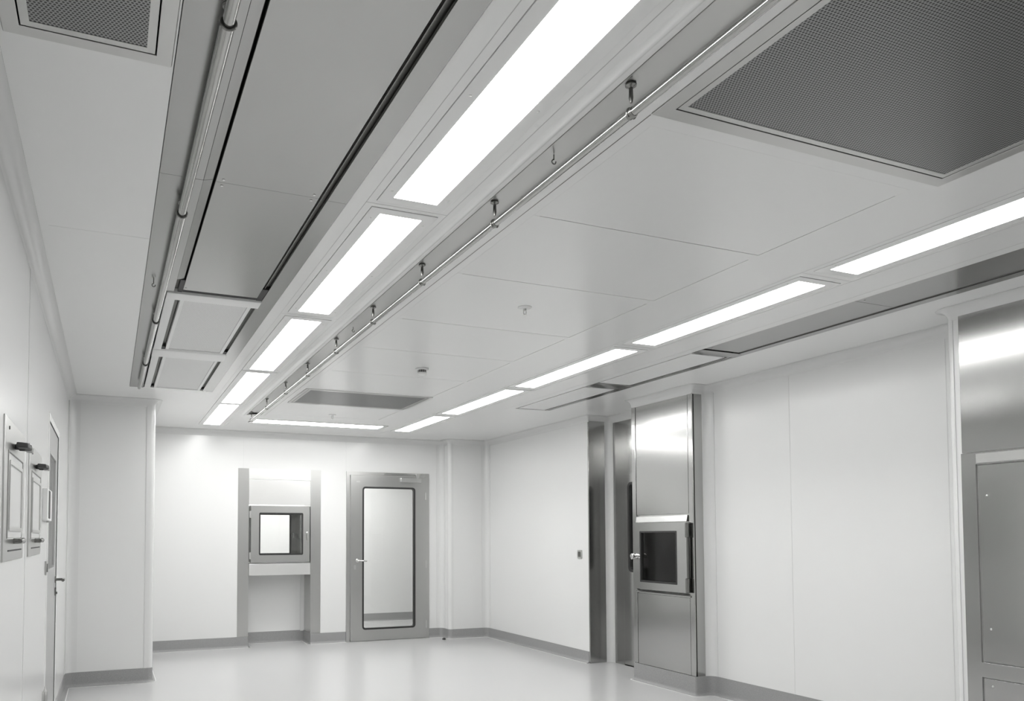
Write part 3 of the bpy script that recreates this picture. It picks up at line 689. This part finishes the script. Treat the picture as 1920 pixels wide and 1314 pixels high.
def wall_station(label, y0, y1, z0, z1):
    t = thing('wall_station', label, 'wall fitting', (x, (y0 + y1) / 2, z0), 'steel wall fittings on the left wall')
    finish('plate', MB().frame('x', (y0, y1, z0, z1), (y0 + .11, y1 - .04, z0 + .085, z1 - .12), x - .001, x + .006), 'steel_frame', t, .0015)
    cy = (y0 + y1) / 2
    bx = finish('glazed_panel', MB().box(x - .001, x + .003, y0 + .115, y1 - .045, z0 + .09, z1 - .125), 'joint', t)
    finish('panel_rim', MB().ring('x', rrect(y0 + .17, y1 - .07, z0 + .115, z1 - .15, .01), rrect(y0 + .185, y1 - .085, z0 + .13, z1 - .165, .008), x + .002, x + .008), 'satin', t)
    k = MB()
    yy = cy - .02; zz = z1 - .085
    k.lathe((x + .006, yy, zz), [(.012, 0), (.012, .012), (.016, .016), (.016, .034), (.012, .038)], 22, 'x')
    k.slab('z', [(x + .02, yy - .10), (x + .058, yy - .075), (x + .066, yy), (x + .058, yy + .06), (x + .02, yy + .07)], zz - .010, zz + .010)
    finish('dark_knob', k, 'black', t, .004)
    k = MB(); k.slab('z', [(x + .03, yy + .072), (x + .060, yy + .062), (x + .058, yy + .16), (x + .034, yy + .15)], zz - .008, zz + .012); finish('lever', k, 'clamp', t, .003)
    lv = MB(); zz = z0 + .075
    lv.lathe((x + .006, yy, zz), [(.011, 0), (.011, .03)], 12, 'x'); lv.tube([(x + .036, yy - .07, zz), (x + .040, yy, zz + .002), (x + .036, yy + .07, zz)], [.008, .012, .008], 12)
    finish('latch', lv, 'clamp', t)
    finish('recess_shade', MB().box(x + .0055, x + .0075, y0 + .10, y0 + .122, z0 + .085, z1 - .12), 'steel_dark', t)  # dark strip painted in place of the shaded recess side
    finish('slot', MB().box(x + .005, x + .0075, y0 + .14, y1 - .06, z0 + .036, z0 + .042), 'black', t)
    finish('screw', MB().lathe((x + .006, y0 + .12, z1 - .035), [(.008, 0), (.006, .003)], 10, 'x'), 'black', t)
wall_station('steel-framed wall fitting with black knob, the larger one nearest the camera', 3.14, 3.83, 1.287, 1.822)
wall_station('steel-framed wall fitting with black knob, the smaller second one', 4.09, 4.79, 1.285, 1.822)
t = thing('wall_gauge', 'slim pale wall gauge with a black slot, beside the left door', 'gauge', (x, 5.10, 1.47))
finish('gauge_case', MB().box(x, x + .028, 4.955, 5.30, 1.475, 1.66), 'white_metal', t, .003)
finish('gauge_slot', MB().box(x + .027, x + .030, 5.03, 5.15, 1.487, 1.65), 'black', t)
finish('gauge_foot', MB().lathe((x + .015, 5.2, 1.466), [(.010, 0), (.010, .012)], 12), 'satin', t)
switch('dark grey wall switch on the left wall just before the door', 'x', 5.28, XL, 1.19, 1, .085, .12)
sb = MB(); sb.lathe((x + .016, 5.22, .30), [(.012, 0), (.014, .01), (.014, .15), (.006, .165), (.005, .18)], 14); sb.box(x, x + .012, 5.19, 5.25, .31, .45)
solo('floor_bolt', sb, 'satin', 'small upright steel bolt low on the left wall before the door', 'bolt', (x, 5.22, .30))

for o in bpy.data.objects:
    if '_o' in o: del o['_o']
